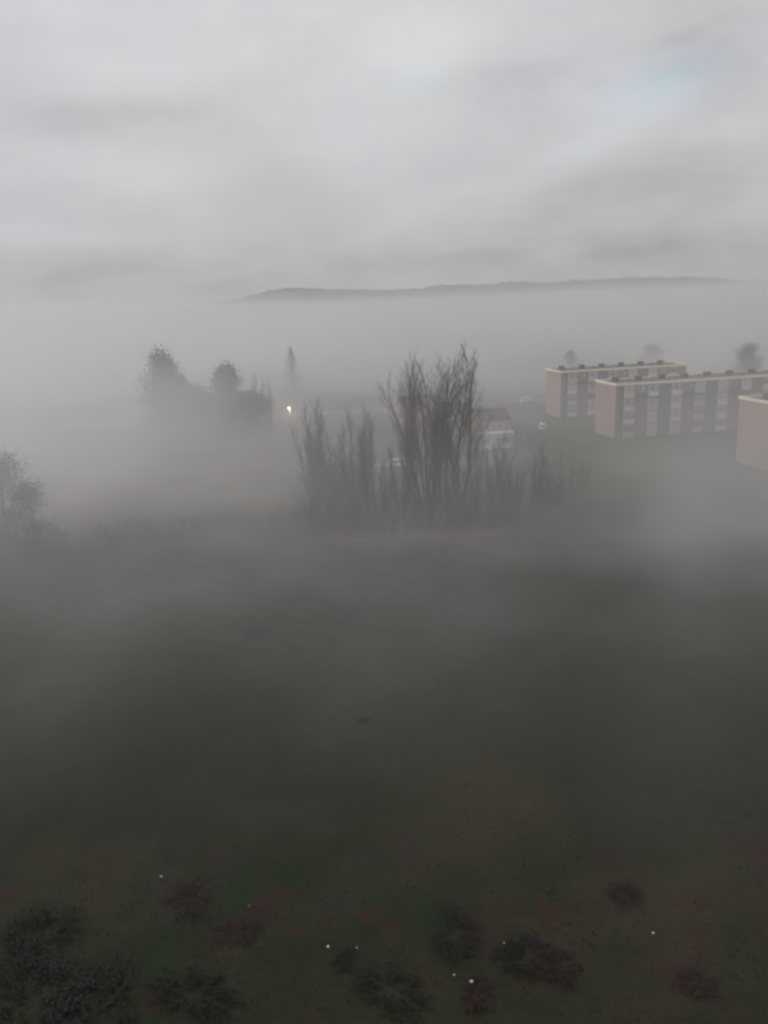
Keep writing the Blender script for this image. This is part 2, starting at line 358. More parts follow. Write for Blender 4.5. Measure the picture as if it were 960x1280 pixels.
def flats(loc, Lb, D, nst, label, endmark=False):
    r = obj('apartment_block', None, None, (*loc, 0), TH)
    tag(r, label, 'apartment block', 'flat-roofed blocks of flats standing in the fog')
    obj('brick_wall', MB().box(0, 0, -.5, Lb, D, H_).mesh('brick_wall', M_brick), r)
    obj('shaded_front_wall', MB().box(.021, -.02, -.4, Lb-.02, .05, H_-.125).mesh('shaded_front_wall', M_brick_shaded), r)  # thin facing over the brick body, front's shade painted into its colour
    fb = MB(); e = .16
    fb.box(-e, -e, H_-.12, Lb+e, -.001+.1, H_+.33).box(-e, .1, H_-.12, .1, D-.1, H_+.33).box(Lb-.1, .1, H_-.12, Lb+e, D-.1, H_+.33).box(-e, D-.1, H_-.12, Lb+e, D+e, H_+.33)
    obj('fascia', fb.mesh('fascia', M_fascia), r)
    obj('roof', MB().box(.1, .1, H_-.1, Lb-.1, D-.1, H_+.14).mesh('roof', M_felt), r)
    x0, pitch, sw = 2.75, 4.95, 2.7
    for k in range(nst):
        xc = x0 + k*pitch
        if xc + 1.2 > Lb: break
        for s in range(4):
            z = .12 + s*2.56
            p = obj('spandrel_panel', PANEL, r, (xc, 0, z)); obj('sill', COPING, p)
            w = obj('window', WIN[0], r, (xc, -.062, z+1.03)); obj('pane', WIN[1], w)
        obj('roof_vent', VENT, r, (xc-.6, D*.56, H_+.141))
        obj('vent_pipe', PIPE, r, (xc+1.6, D*.35, H_+.141))
        xa, xb = xc+1.25, xc+pitch-1.25
        if xb > Lb: continue
        if k % 2 == 0:      # top-floor balcony with a small window behind
            zb = .12 + 3*2.56 - .05
            b = MB().box(xa-.05, -.75, zb, xb+2.4, -.165, zb+.16)
            for i in range(8):
                xx = xa + (xb-xa)*i/7; b.box(xx-.025, -.74, zb+.161, xx+.025, -.69, zb+.95)
            b.box(xa-.05, -.76, zb+.951, xb+.05, -.67, zb+1.02)
            obj('balcony', b.mesh('balcony', M_balc), r)
            w = obj('window', WIN_S[0], r, ((xa+xb)/2, -.04, zb+1.0)); obj('pane', WIN_S[1], w)
        else:
            obj('brown_brick_bay', MB().box(xa, -.08, 0, xb, .02, H_-.121).mesh('brown_brick_bay', M_brick_brown), r)
    obj('brown_brick_bay', MB().box(.02, -.07, 0, x0-1.3, .02, H_-.121).mesh('brown_brick_bay', M_brick_brown), r)
    # rainwater pipe and door
    obj('drainpipe', MB().tube([(x0-1.42, -.16, 0), (x0-1.42, -.16, H_-.13)], [.06, .06], 6).mesh('drainpipe', M_vent), r)
    if endmark:
        obj('wall_sign', MB().box(-.05, D*.42, 2.3, -.004, D*.42+.8, 2.85).mesh('wall_sign', M_panel), r)
    return r
flats((45.27, 153.35), 40, 8.75, 8, 'middle brick block of flats with its long row of windows and cream roof edge')
flats((41.41, 183.08), 30.9, 8.75, 6, 'farthest and palest block of flats, behind the middle one')
flats((59.58, 120.12), 34, 8.75, 6, 'nearest block of flats, only its blank pink brick end wall showing', True)

# ---------------------------------------------------------------- houses
def house(loc, rz, w, d, h, rh, wall, label, annex=False):
    r = obj('brick_house', None, None, (*loc, 0), rz); tag(r, label, 'house', 'small houses behind the thicket')
    b = MB().box(0, 0, -.4, w, d, h); n = len(b.v)
    b.v += [(0, 0, h), (0, d, h), (0, d/2, h+rh), (w, 0, h), (w, d, h), (w, d/2, h+rh)]; b.f += [(n, n+2, n+1), (n+3, n+4, n+5)]
    obj('wall', b.mesh('wall', wall), r)
    rb = MB(); o = .35; s = rh/(d/2); t = .14
    for sg in (0, 1):
        y0 = -o if sg == 0 else d+o; ym = d/2; z0 = h-o*s+.03; z1 = h+rh+.03
        a = [(-o, y0, z0), (w+o, y0, z0), (w+o, ym, z1), (-o, ym, z1)]; k = len(rb.v)
        rb.v += a + [(x, y, z+t) for x, y, z in a]
        rb.f += [(k+3, k+2, k+1, k), (k+4, k+5, k+6, k+7)] + [(k+i, k+(i+1) % 4, k+4+(i+1) % 4, k+4+i) for i in range(4)]
    rf = obj('roof', rb.mesh('roof', M_tile, fix=True), r)
    obj('chimney', MB().box(w*.7, d/2-.4, h+rh-.5, w*.7+.7, d/2+.4, h+rh+1.0).tube([(w*.7+.35, d/2, h+rh+1), (w*.7+.35, d/2, h+rh+1.35)], [.13, .11], 6, True).mesh('chimney', wall), rf)
    for x in ((w*.27, w*.73)):
        q = obj('window', WIN_S[0], r, (x, -.03, h-1.75)); obj('pane', WIN_S[1], q)
    if annex:
        obj('porch', MB().box(-1.2, -3.0, -.3, w+.3, -.004, 2.7).mesh('porch', M_render), r)
        obj('flat_roof', MB().box(-1.35, -3.15, 2.701, w+.45, -.006, 2.88).mesh('flat_roof', M_frame), r)
        for x in (.5, w-1.4):
            q = obj('window', WIN_S[0], r, (x, -3.03, 1.1)); obj('pane', WIN_S[1], q)
        obj('door', MB().box(w/2-.4, -3.06, 0, w/2+.5, -2.99, 2.05).mesh('door', M_door), r)
    else:
        q = obj('window', WIN_S[0], r, (w*.27, -.03, .9)); obj('pane', WIN_S[1], q)
        obj('door', MB().box(w*.66, -.05, 0, w*.66+.9, .01, 2.05).mesh('door', M_door), r)
    return r
house((18.9, 151.0), R(6), 5.6, 7.0, 5.1, 1.5, M_house_brick, 'orange brick house with a white ground floor extension, beside the tall poplars', True)
house((13.2, 158.5), R(6), 5.2, 7.5, 5.2, 1.9, M_render, 'pale rendered house peeping between the poplars and the orange house')
house((5.0, 172.0), R(6), 6.0, 7.5, 5.2, 2.0, M_house_brick, 'brick house glimpsed through the bare branches of the tall poplars')

# ---------------------------------------------------------------- cars
def make_wheel():
    t = MB(); n = 14
    t.tube([(0, -.09, 0), (0, .09, 0)], [.31, .31], n, True); rim = MB().tube([(0, -.10, 0), (0, .10, 0)], [.19, .19], 10, True)
    return t.mesh('wheel', M_tyre), rim.mesh('rim', M_rim)
WH = make_wheel()
def car(loc, rz, mat, label, van=False):
    r = obj('parked_car', None, None, (*loc, 0.012), rz); tag(r, label, 'car', 'cars parked behind the thicket')
    hL, hw = 2.1, .84
    top = 1.75 if van else 1.42
    low = [(-hL, .32), (-hL+.05, .78), (-hL+.25, .92), (hL-1.0, .92), (hL-.12, .72), (hL, .5), (hL-.02, .25), (-hL+.1, .22)]
    b = MB(); b.prism(low, -hw, hw)
    cab = [(-hL+.2, .9), (-hL+.45, top-.08), (-hL+.75, top), (.35, top), (.65, top-.08), (1.25, .9)]
    k = len(b.v)
    for s in (-1, 1):
        for x, z in cab: b.v.append((x, s*(hw-.06-.16*(z-.9)/.6), z))
    n = len(cab); b.f += [tuple(range(k, k+n)), tuple(range(k+2*n-1, k+n-1, -1))] + [(k+(i+1) % n, k+i, k+n+i, k+n+(i+1) % n) for i in range(n)]
    me = b.mesh('body', mat, fix=True)
    bm = bmesh.new(); bm.from_mesh(me); bmesh.ops.bevel(bm, geom=bm.edges[:], offset=.045, segments=2, affect='EDGES'); bm.to_mesh(me); bm.free()
    me.polygons.foreach_set('use_smooth', [True]*len(me.polygons))
    obj('body', me, r)
    for s in (-1, 1):
        g = MB(); zt = top-.16
        yb = hw-.06+.012; yt = hw-.06-.16*(zt-.9)/.6+.012
        for xa, xb, xc, xd in ((-1.7, -.62, -.62, -1.52), (-.54, .98, .52, -.54)):
            g.quad((xa, s*yb, .96), (xb, s*yb, .96), (xc, s*yt, zt), (xd, s*yt, zt))
        obj('side_window', g.mesh('side_window', M_dark_glass), r)
    g = MB(); g.quad((1.27, -.68, .95), (1.27, .68, .95), (.70, .60, top-.1), (.70, -.60, top-.1)); obj('windscreen', g.mesh('windscreen', M_dark_glass), r)
    g = MB(); g.quad((-hL+.18, .66, .98), (-hL+.18, -.66, .98), (-hL+.40, -.58, top-.14), (-hL+.40, .58, top-.14)); obj('rear_window', g.mesh('rear_window', M_dark_glass), r)
    for x in (-1.3, 1.3):
        for y in (-.76, .76): w = obj('wheel', WH[0], r, (x, y, .31)); obj('rim', WH[1], w)
    for y in (-.58, .58): obj('headlight', MB().box(hL-.1, y-.17, .55, hL+.012, y+.17, .68).mesh('headlight', M_frame), r)
    return r
WHITE, SILVER, BLUE = paint('white_car_paint', (.60, .61, .62)), paint('silver_car_paint', (.48, .50, .52)), paint('grey_blue_car_paint', (.22, .27, .33))
car((39.3, 212.4), R(12), WHITE, 'white car on the road left of the farthest block of flats')
car((34.2, 167.5), R(80), SILVER, 'silver car on the side road left of the middle block of flats')
car((2.9, 135.0), R(4), WHITE, 'white car seen through the thicket below the tall poplars')
car((-1.9, 133.9), R(5), BLUE, 'grey blue car behind the left side of the thicket')

# ---------------------------------------------------------------- street lamp (lit)
def emission(name, col, s):
    m = bpy.data.materials.new(name); m.use_nodes = True; t = m.node_tree; t.nodes.clear()
    o = N(t, 'ShaderNodeOutputMaterial'); e = N(t, 'ShaderNodeEmission'); e.inputs[0].default_value = (*col, 1); e.inputs[1].default_value = s
    L(t, e.outputs[0], o.inputs[0]); return m
LX, LY, LZ = -20.3, 180.0, 5.25
lp = obj('street_lamp', None, None, (LX, LY, 0)); tag(lp, 'lit street lamp glowing yellowish white in the fog', 'street lamp')
obj('pole', MB().tube([(0, 0, -.2), (0, 0, 1.1), (0, 0, 1.11), (0, 0, LZ+.15)], [.10, .10, .06, .045], 8, True).mesh('pole', M_steel), lp)
obj('arm', MB().tube([(0, 0, LZ+.1), (0, -.15, LZ+.28), (0, -.5, LZ+.32)], [.035]*3, 6, True).mesh('arm', M_steel), lp)
bm = bmesh.new(); bmesh.ops.create_uvsphere(bm, u_segments=16, v_segments=10, radius=.24); me = bpy.data.meshes.new('lantern'); bm.to_mesh(me); bm.free()
me.materials.append(emission('lamp_glow', (1.0, .80, .32), 16)); obj('lantern', me, lp, (0, -.62, LZ), 0, (1, 1.15, .8))
obj('lamp_cap', MB().box(-.2, -.95, LZ+.2, .2, -.3, LZ+.3).mesh('lamp_cap', M_steel), lp)
pl = bpy.data.lights.new('lamp_light', 'POINT'); pl.energy = 500; pl.color = (1, .86, .6); pl.shadow_soft_size = .3
po = bpy.data.objects.new('lamp_light', pl); COL.objects.link(po); po.parent = lp; po.location = (0, -.62, LZ-.55)

# ---------------------------------------------------------------- bare trees
def branch(mbs, p, d, Ln, r, lev, spec, rng):
    seg, pull, wob = spec['seg'][lev], spec['pull'][lev], spec['wob'][lev]
    n = max(2, int(Ln/seg)); pts = [p.copy()]; rad = [r]; dirs = []
    tipr = spec['tip'][lev]
    for i in range(n):
        d = (d + Vector((rng.gauss(0, wob), rng.gauss(0, wob), rng.gauss(0, wob)*.5 + pull))).normalized()
        p = p + d*(Ln/n); pts.append(p.copy()); rad.append(r + (tipr-r)*(i+1)/n); dirs.append(d.copy())
    mbs[min(lev, len(mbs)-1)].tube(pts, rad, spec['sides'][lev])
    if lev+1 < len(spec['seg']):
        a0 = spec['start'][lev]
        cnt = int(Ln*spec['per'][lev]*(1-a0)*rng.uniform(.8, 1.2)+.5)
        for c in range(cnt):
            f = a0 + (1-a0)*(c+rng.random())/cnt; i = min(int(f*n), n-1); q = pts[i].lerp(pts[i+1], f*n-i)
            ax = dirs[i].cross(Vector((rng.gauss(0, 1), rng.gauss(0, 1), rng.gauss(0, 1)))).normalized()
            ang = R(spec['ang'][lev]*rng.uniform(.7, 1.3))
            nd = (dirs[i]*math.cos(ang) + ax*math.sin(ang)).normalized()
            ll = Ln*spec['ratio'][lev]*(1.0-spec['taper'][lev]*f)*rng.uniform(.75, 1.2)
            branch(mbs, q, nd, ll, max(rad[i]*spec.get('thin', .5), spec['tip'][lev+1]*1.3), lev+1, spec, rng)
POPLAR = dict(thin=.36, seg=[1.2, .8, .5, .4], pull=[.03, .075, .10, .10], wob=[.03, .05, .11, .16], tip=[.02, .009, .006, .005], sides=[6, 4, 3, 3],
              start=[.22, .12, .1], per=[1.45, 2.4, 7.5], ang=[17, 22, 28], ratio=[.36, .30, .42], taper=[.5, .4, .4])
SAPL = dict(seg=[.9, .6, .4], pull=[.03, .09, .08], wob=[.05, .10, .14], tip=[.012, .009, .006], sides=[5, 3, 3],
            start=[.12, .05], per=[4.6, 6.5], ang=[24, 28], ratio=[.26, .40], taper=[.5, .5])
SHRUB = dict(seg=[.5, .4, .35], pull=[.01, .04, .03], wob=[.09, .13, .16], tip=[.010, .007, .005], sides=[4, 3, 3],
             start=[.1, .1], per=[4.5, 5.0], ang=[34, 38], ratio=[.38, .45], taper=[.5, .4])
def bare_meshes(kind, h, r, spec, seed, twig, stems=1, lean=0.0):
    rng = random.Random(seed); a, b = MB(), MB()
    for s in range(stems):
        t = rng.uniform(0, 6.28); sp = lean*(rng.uniform(.4, 1.2) if stems > 1 else 1)
        d = Vector((math.cos(t)*sp, math.sin(t)*sp, 1)).normalized()
        p = Vector((math.cos(t), math.sin(t), 0))*(0.12*stems**.5 if stems > 1 else 0) + Vector((0, 0, -.2))
        branch([a, b], p, d, (h+.2)*(rng.uniform(.74, 1.0) if stems > 1 and s else 1)*(1 - (.9*sp*sp if stems > 2 else 0)), r, 0, spec, rng)
    return a.mesh('trunk', M_bark, True), b.mesh('crown', twig)
def place_tree(name, meshes, loc, rz, sc, label, cat, group):
    r = obj(name, None, None, (loc[0], loc[1], loc[2] if len(loc) > 2 else 0), rz, sc); tag(r, label, cat, group)
    obj('trunk', meshes[0], r); obj('crown', meshes[1], r); return r
POP = [bare_meshes('p', 21, .17, POPLAR, s, M_twig, st, ln) for s, st, ln in ((1, 4, .13), (2, 6, .17), (3, 3, .10))]
SAP = [bare_meshes('s', 12, .10, SAPL, 20+s, M_twig_purple, 3, .07) for s in range(4)]
SHR = [bare_meshes('b', 3.6, .035, SHRUB, 40+s, M_twig_purple, 9, .55) for s in range(3)]
SHR_R = [bare_meshes('b', 3.6, .035, SHRUB, 50, M_twig_red, 9, .5)]
G = 'tall bare poplars in the middle of the thicket'
place_tree('poplar_tree', POP[1], (5.9, 101.5), 1.9, (1.3, 1.3, .97), 'broad fan-shaped bare tree, the main one of the tall clump', 'tree', G)
place_tree('poplar_tree', POP[0], (3.3, 103.5), .3, (.9, .9, .92), 'bare tree left in the tall clump, slightly shorter than the main fan', 'tree', G)
t = place_tree('poplar_tree', POP[2], (9.6, 101.0), 5.2, (1.35, 1.35, .92), 'bare tree right of a narrow gap in the tall clump, leaning slightly to the right', 'tree', G); t.rotation_euler = (0, R(4), 5.2)
place_tree('poplar_tree', POP[2], (8.0, 104.5), 2.6, (1.3, 1.3, .90), 'rearmost bare tree of the tall clump, half hidden behind the main fan', 'tree', G)
rng = random.Random(7)
G = 'slender bare saplings of the thicket'
spots = [(-8.6, 101.5, 1.22), (-7.6, 104.5, 1.30), (-6.2, 100.2, 1.02), (-5.2, 103.6, 1.12), (-3.8, 99.2, 1.0), (-3.0, 105.8, 1.15), (-1.6, 98.6, .92), (.2, 97.4, .8),
         (2.4, 97.9, .78), (4.2, 96.8, .72), (6.0, 98.2, .8), (8.0, 96.9, .66), (9.8, 98.3, .74), (11.6, 97.4, .62), (13.6, 99.4, .72), (15.4, 98.0, .64),
         (17.2, 100.2, .70), (19.0, 99.2, .60), (20.6, 102.0, .64), (16.0, 104.5, .78), (-9.8, 106.5, .95), (-2.2, 109.5, 1.0), (13.4, 108.5, .8), (22.2, 105.5, .62)]
named = {0: 'slim bare sapling standing at the left edge of the thicket, tallest there', 1: 'tall thin sapling just behind the left edge of the thicket',
         18: 'low bare sapling at the right end of the thicket', 23: 'last bare sapling of the thicket towards the flats'}
for i, (x, y, s) in enumerate(spots):
    place_tree('bare_sapling', SAP[i % 4], (x, y), rng.uniform(0, 6.28), s*rng.uniform(.95, 1.05), named.get(i, 'slender bare sapling lost among the others in the misty thicket'), 'sapling', G if i not in named else None)
for i, (x, y, s, lab) in enumerate(((-9.0, 103.0, 2.7, 'tall bushy brush at the left end of the thicket'), (-5.6, 105.0, 3.0, 'tall bushy brush inside the left half of the thicket, nearer its left end'), (-2.2, 102.5, 2.8, 'tall bushy brush inside the left half of the thicket, next to the tall trees'),
        (13.0, 103.0, 2.4, 'bushy brush just right of the tall trees'), (17.5, 105.5, 2.3, 'bushy brush in the right half of the thicket'), (22.0, 107.5, 2.2, 'bushy brush near the right end of the thicket'),
        (25.5, 110.0, 1.9, 'bushy brush at the right end of the thicket, reaching onto the lawn'), (29.0, 113.0, 1.5, 'lowest bushy brush, out on the lawn towards the flats'))):
    place_tree('bare_shrub', SHR[i % 3], (x, y), i*2.1, (s*.8, s*.8, s), lab, 'shrub', 'tall brush inside the thicket')
G = 'bare shrubs along the front of the thicket'
for i in range(40):
    x = -10.5 + 34*(i+rng.random())/40; y = 93.2 + abs(x-.5)**1.5*.075 + rng.random()**1.5*7
    place_tree('bare_shrub', SHR[i % 3], (x, y), rng.uniform(0, 6.28), rng.uniform(.7, 1.7), 'low bare purplish shrub in the dense front of the thicket', 'shrub', G)
place_tree('red_shrub', SHR_R[0], (25.4, 146), 1.0, 1.75, 'rusty red bare shrub between the orange house and the flats', 'shrub', None)
place_tree('red_shrub', SHR_R[0], (28.3, 143.5), 2.5, 1.3, 'smaller rusty red shrub right beside the bigger red one', 'shrub', None)
G = 'low bare scrub on the left of the field'
for i in range(34):
    x = -52 + 42*(i+rng.random())/34; y = rng.uniform(89, 103) + (2 if x > -25 else 0)
    place_tree('bare_shrub', SHR[i % 3], (x, y), rng.uniform(0, 6.28), rng.uniform(.5, .95), 'low dark bare bush in the misty scrub left of the thicket', 'shrub', G)

# ---------------------------------------------------------------- leafy trees in the fog
def leafy_meshes(h, w, seed, leaf, n=5000, blobs=9, size=.28, low=.12):
    rng = random.Random(seed); tr = MB(); cr = MB(); lobes = []
    pts = [Vector((0, 0, -.3))]; p = Vector((0, 0, -.3))
    for i in range(7):
        p = p + Vector((rng.gauss(0, .12), rng.gauss(0, .12), h*.8/7)); pts.append(p.copy())
    tr.tube(pts, [h*.022*(1-.12*i) for i in range(8)], 7)
    for b in range(blobs):
        f = low + (1-low)*(b+.5)/blobs; wid = w*.5*(math.sin(math.pi*min(1, .25+.75*f)))**.6
        t = rng.uniform(0, 6.28); rr = wid*rng.uniform(.15, .6)
        c = Vector((math.cos(t)*rr, math.sin(t)*rr, h*(f*.86+.04)))
        lobes.append((c, w*rng.uniform(.22, .36), h*rng.uniform(.09, .15)))
        base = pts[min(7, max(1, int(f*6)))]
        mid = base.lerp(c, .5) + Vector((0, 0, -.3)); tr.tube([base, mid, c], [.09, .06, .03], 4)
    lobes.append((Vector((rng.gauss(0, .3), 0, h*.87)), w*.17, h*.12)); lobes.append((Vector((w*.1, 0, h*.80)), w*.22, h*.11))
    for i in range(n):
        c, a, b = rng.choice(lobes)
        v = Vector((rng.gauss(0, 1), rng.gauss(0, 1), rng.gauss(0, 1))).normalized()*(rng.random()**.5)*(rng.uniform(.7, 1.15) if rng.random() < .8 else rng.uniform(.9, 1.5))
        q = c + Vector((v.x*a, v.y*a, v.z*b*1.15))
        e1 = Vector((rng.gauss(0, 1), rng.gauss(0, 1), rng.gauss(0, 1))).normalized(); e2 = e1.cross(Vector((rng.random(), rng.random(), rng.random()))).normalized()
        s = size*rng.uniform(.5, 1.2)
        k = len(cr.v); cr.v += [tuple(q-e1*s), tuple(q+e2*s*.5), tuple(q+e1*s), tuple(q-e2*s*.5)]; cr.f.append((k, k+1, k+2, k+3))
    return tr.mesh('trunk', M_bark), cr.mesh('crown', leaf)
def conifer_meshes(h, w, seed):
    rng = random.Random(seed); tr = MB().tube([(0, 0, -.3), (0, 0, h)], [.2, .02], 6); cr = MB()
    z = h*.08
    while z < h*.99:
        rad = w*.5*(1-z/h)**.85+.12
        for k in range(9):
            t = rng.uniform(0, 6.28); rr = rad*rng.uniform(.75, 1.1)
            for j in range(6):
                f = (j+rng.random())/6; q = Vector((math.cos(t)*rr*f, math.sin(t)*rr*f, z-rr*f*.35)); s = .22*rng.uniform(.7, 1.3)
                e = Vector((rng.gauss(0, 1), rng.gauss(0, 1), rng.gauss(0, .4))).normalized(); e2 = Vector((0, 0, 1)).cross(e)+Vector((0, 0, -.5))
                n_ = len(cr.v); cr.v += [tuple(q-e*s), tuple(q+e2*s*.6), tuple(q+e*s), tuple(q-e2*s*.6)]; cr.f.append((n_, n_+1, n_+2, n_+3))
        z += h*.022
    return tr.mesh('trunk', M_bark), cr.mesh('crown', M_needle)
LF = [leafy_meshes(19, 13, 3, M_leaf, 9000, 15, .3), leafy_meshes(16, 11, 8, M_leaf, 8000, 13, .3), leafy_meshes(11, 13, 5, M_leaf_brown, 8000, 13, .25)]
G = 'misty trees left of the street lamp'
place_tree('broadleaf_tree', LF[0], (-47.6, 178), 0, (.95, .95, 1.02), 'tallest dark rounded tree far left in the mist', 'tree', G)
place_tree('broadleaf_tree', LF[1], (-43.6, 176), 2, (.9, .9, .9), 'shorter dark tree leaning against the right side of the tallest misty tree', 'tree', G)
place_tree('broadleaf_tree', LF[1], (-31.4, 168), 4, (.95, .95, 1.04), 'rounded dark tree alone above the brown bushes, left of the lamp', 'tree', G)
place_tree('brown_tree', LF[2], (-40.0, 170), 1, (1.15, 1.1, 1.1), 'low wide withered brown tree between the two dark rounded trees', 'tree', G)
place_tree('brown_tree', LF[2], (-34.5, 164), 3, (1.2, 1.1, 1.0), 'brown bushy tree in front of the lone rounded dark tree', 'tree', G)
place_tree('brown_tree', LF[2], (-27.2, 166), 5, (1.05, 1.0, 1.0), 'brown bushy tree right of the lone rounded dark tree', 'tree', G)
place_tree('bare_tree', SAP[1], (-26.3, 168), 1, 1.08, 'spiky bare tree rising right of the lone rounded dark tree', 'tree', G)
place_tree('bare_tree', SAP[2], (-23.6, 170), 2, 1.0, 'spiky bare tree nearest the left of the street lamp', 'tree', G)
CON = conifer_meshes(17, 10, 4)
place_tree('conifer_tree', CON, (-26.6, 250), 0, (1.15, 1.15, .90), 'pointed conifer fading in the fog right above the street lamp', 'tree', None)
LFL = leafy_meshes(12, 11, 15, M_leaf_brown, 6500, 12, .2, .02)
place_tree('broadleaf_tree', LFL, (-47.5, 97), 0, 1.02, 'dark shaggy tree cut by the left edge of the view', 'tree', None)
place_tree('broadleaf_tree', LFL, (-42.0, 92), 2.2, .75, 'smaller dark bush standing right of the shaggy tree at the left edge', 'tree', None)
place_tree('broadleaf_tree', LFL, (-53, 91), 4, .95, 'dark tree mostly outside the left edge of the view', 'tree', None)
G = 'trees fading in the fog behind the flats'
for m_i, x, y, s, lab in ((1, 67.5, 285, .52, 'small faint tree top just left above the farthest block of flats'), (0, 104.5, 228, .60, 'large round tree behind the far end of the middle block'),
                          (2, 120, 262, .9, 'faint wide tree behind the large round tree'), (2, 98, 290, .8, 'barely visible tree between the farthest block and the large round tree')):
    place_tree('broadleaf_tree', LF[m_i], (x, y), x, s, lab, 'tree', G)
# bushes between the thicket and the flats
for i, (x, y, s, lab) in enumerate(((24.6, 118, .55, 'lower bare bush on the lawn, nearer the thicket'), (27.5, 126, .6, 'bare bush on the lawn midway between the thicket and the flats'), (31.0, 133, .6, 'bare bush nearest the corner of the middle flats'),
                      (22.5, 136, .75, 'bare bush in front of the orange house'), (17.0, 139, .7, 'bare bush left of the orange house extension'))):
    place_tree('bare_shrub', SHR[i % 3], (x, y), i*1.3, s*1.3, lab, 'shrub', None)

# ---------------------------------------------------------------- foreground: rough grass, bracken, brambles, litter
gb = MB(); rng = random.Random(11)
for i in range(26000):
    y = 20 + 55*rng.random()**1.5; x = rng.uniform(-1, 1)*(9+y*.55)
    if noise.noise(Vector((x*.35, y*.35, 4))) < -.22: continue
    z = gh(x, y)-.02; hgt = rng.uniform(.07, .22)*(1+.7*noise.noise(Vector((x*.2, y*.2, 7))))
    for k in range(3):
        a = rng.uniform(0, 6.28); w = rng.uniform(.008, .02); ln = rng.uniform(.1, .5)*hgt
        dx, dy = math.cos(a), math.sin(a); px, py = x+rng.gauss(0, .05), y+rng.gauss(0, .05)
        n_ = len(gb.v); gb.v += [(px-dy*w, py+dx*w, z), (px+dy*w, py-dx*w, z), (px+dx*ln, py+dy*ln, z+hgt)]; gb.f.append((n_, n_+1, n_+2))
tag(obj('grass', gb.mesh('grass', M_grass)), 'short rough grass tufts over the near field', 'grass', kind='stuff')
lb = MB(); M_dead = material('dead_leaf_litter', (0.050, 0.028, 0.022), (0.028, 0.019, 0.016), 1.0)
for i in range(14000):
    y = 22 + 24*rng.random()**1.2; x = rng.uniform(-1, 1)*(9+y*.55)
    if noise.noise(Vector((x*.22, y*.22, 14))) < .08: continue
    z = gh(x, y)+rng.uniform(.0, .09); s = rng.uniform(.03, .08); a = rng.uniform(0, 6.28); t_ = rng.gauss(0, .4)
    c, d = math.cos(a)*s, math.sin(a)*s; n_ = len(lb.v)
    lb.v += [(x-c, y-d, z), (x+d*.5, y-c*.5, z+s*t_), (x+c, y+d, z+s*.3), (x-d*.5, y+c*.5, z-s*t_*.4)]; lb.f.append((n_, n_+1, n_+2, n_+3))
tag(obj('dead_leaves', lb.mesh('dead_leaves', M_dead)), 'drifts of reddish dead leaves and bracken on the near field', 'leaves', kind='stuff')
def bramble_meshes(w, h, seed, leafmat, stems=60, leaves=2600):
    rng = random.Random(seed); st = MB(); lv = MB()
    for i in range(stems):
        t = rng.uniform(0, 6.28); r0 = rng.random()**.5*w*.35; ln = w*.5*rng.uniform(.4, 1); hh = h*rng.uniform(.5, 1.1)
        p0 = Vector((math.cos(t)*r0, math.sin(t)*r0, -.05)); t2 = t+rng.gauss(0, .7); dv = Vector((math.cos(t2), math.sin(t2), 0))
        pts = [p0 + dv*ln*f + Vector((0, 0, hh*4*f*(1-f*.85)*.62)) for f in (0, .25, .5, .75, 1)]
        st.tube(pts, [.012, .010, .008, .006, .003], 3)
        for k in range(leaves//stems):
            f = rng.random(); j = min(3, int(f*4)); q = pts[j].lerp(pts[j+1], f*4-j) + Vector((rng.gauss(0, .06), rng.gauss(0, .06), rng.gauss(0, .05)))
            s = rng.uniform(.03, .075); e1 = Vector((rng.gauss(0, 1), rng.gauss(0, 1), rng.gauss(0, .5))).normalized(); e2 = e1.cross(Vector((0, .2, 1))).normalized()
            n_ = len(lv.v); lv.v += [tuple(q-e1*s), tuple(q+e2*s*.5), tuple(q+e1*s), tuple(q-e2*s*.5)]; lv.f.append((n_, n_+1, n_+2, n_+3))
    return st.mesh('stem', M_bleaf), lv.mesh('foliage', leafmat)
M_bleaf = material('dark_bramble_leaf', (0.017, 0.015, 0.013), (0.011, 0.012, 0.009), 3, rand=.1)
BR = [bramble_meshes(2.4, .42, 1, M_bleaf), bramble_meshes(2.4, .36, 2, M_bracken)]
G = 'clumps of bramble and dead bracken at the near edge of the field'
for i, (k, x, y, s, lab) in enumerate(((0, 2.4, 30.2, .95, 'dark purplish bramble clump in the middle foreground'), (0, -2.6, 29.0, .42, 'small dark bramble tuft between two white scraps'),
        (1, 6.7, 28.1, .95, 'rust red bracken clump right of the middle foreground'), (0, 5.6, 28.9, .7, 'dark bramble clump against the left of the rust red bracken'), (1, 10.8, 32.3, .8, 'faded reddish bracken clump at the right, beyond the others'),
        (0, -.6, 27.4, 1.05, 'broad dark bramble at the very front, left of centre'), (1, -10.4, 33.0, .9, 'dull red bracken clump beside a white scrap on the left'), (1, 3.0, 27.0, .6, 'small red bracken clump at the very front'),
        (1, 12.2, 26.8, .8, 'dull red bracken clump near the bottom right corner'), (0, -2.0, 49.7, .6, 'small dark lone tussock in the middle of the open field'), (1, -11.7, 65.8, 1.1, 'faint reddish bracken patch further out on the left of the field'),
        (0, -9.0, 27.5, 1.1, 'dark bramble clump near the bottom edge, left of centre'), (0, -15.6, 27.0, 1.9, 'big dark bramble mound in the bottom left corner'), (0, -12.6, 26.3, 1.5, 'dark bramble mound at the bottom edge, right of the corner mound'), (0, -16.6, 31.0, 1.6, 'dark bramble mound at the left edge above the corner mound'), (1, -7.6, 31.0, .6, 'small red bracken clump beside the red wrapper'))):
    if i == 9: s = .30
    r_ = obj('bramble_clump' if k == 0 else 'bracken_clump', None, None, (x, y, gh(x, y)), i*1.1, (s, s, s*1.6) if i == 9 else (s*(1.35 if i % 2 else .8), s*(.75 if i % 3 else 1.25), s*(.8+.12*(i % 4)))); tag(r_, lab, 'bramble' if k == 0 else 'bracken', G)
    obj('stem', BR[k][0], r_); obj('foliage', BR[k][1], r_)
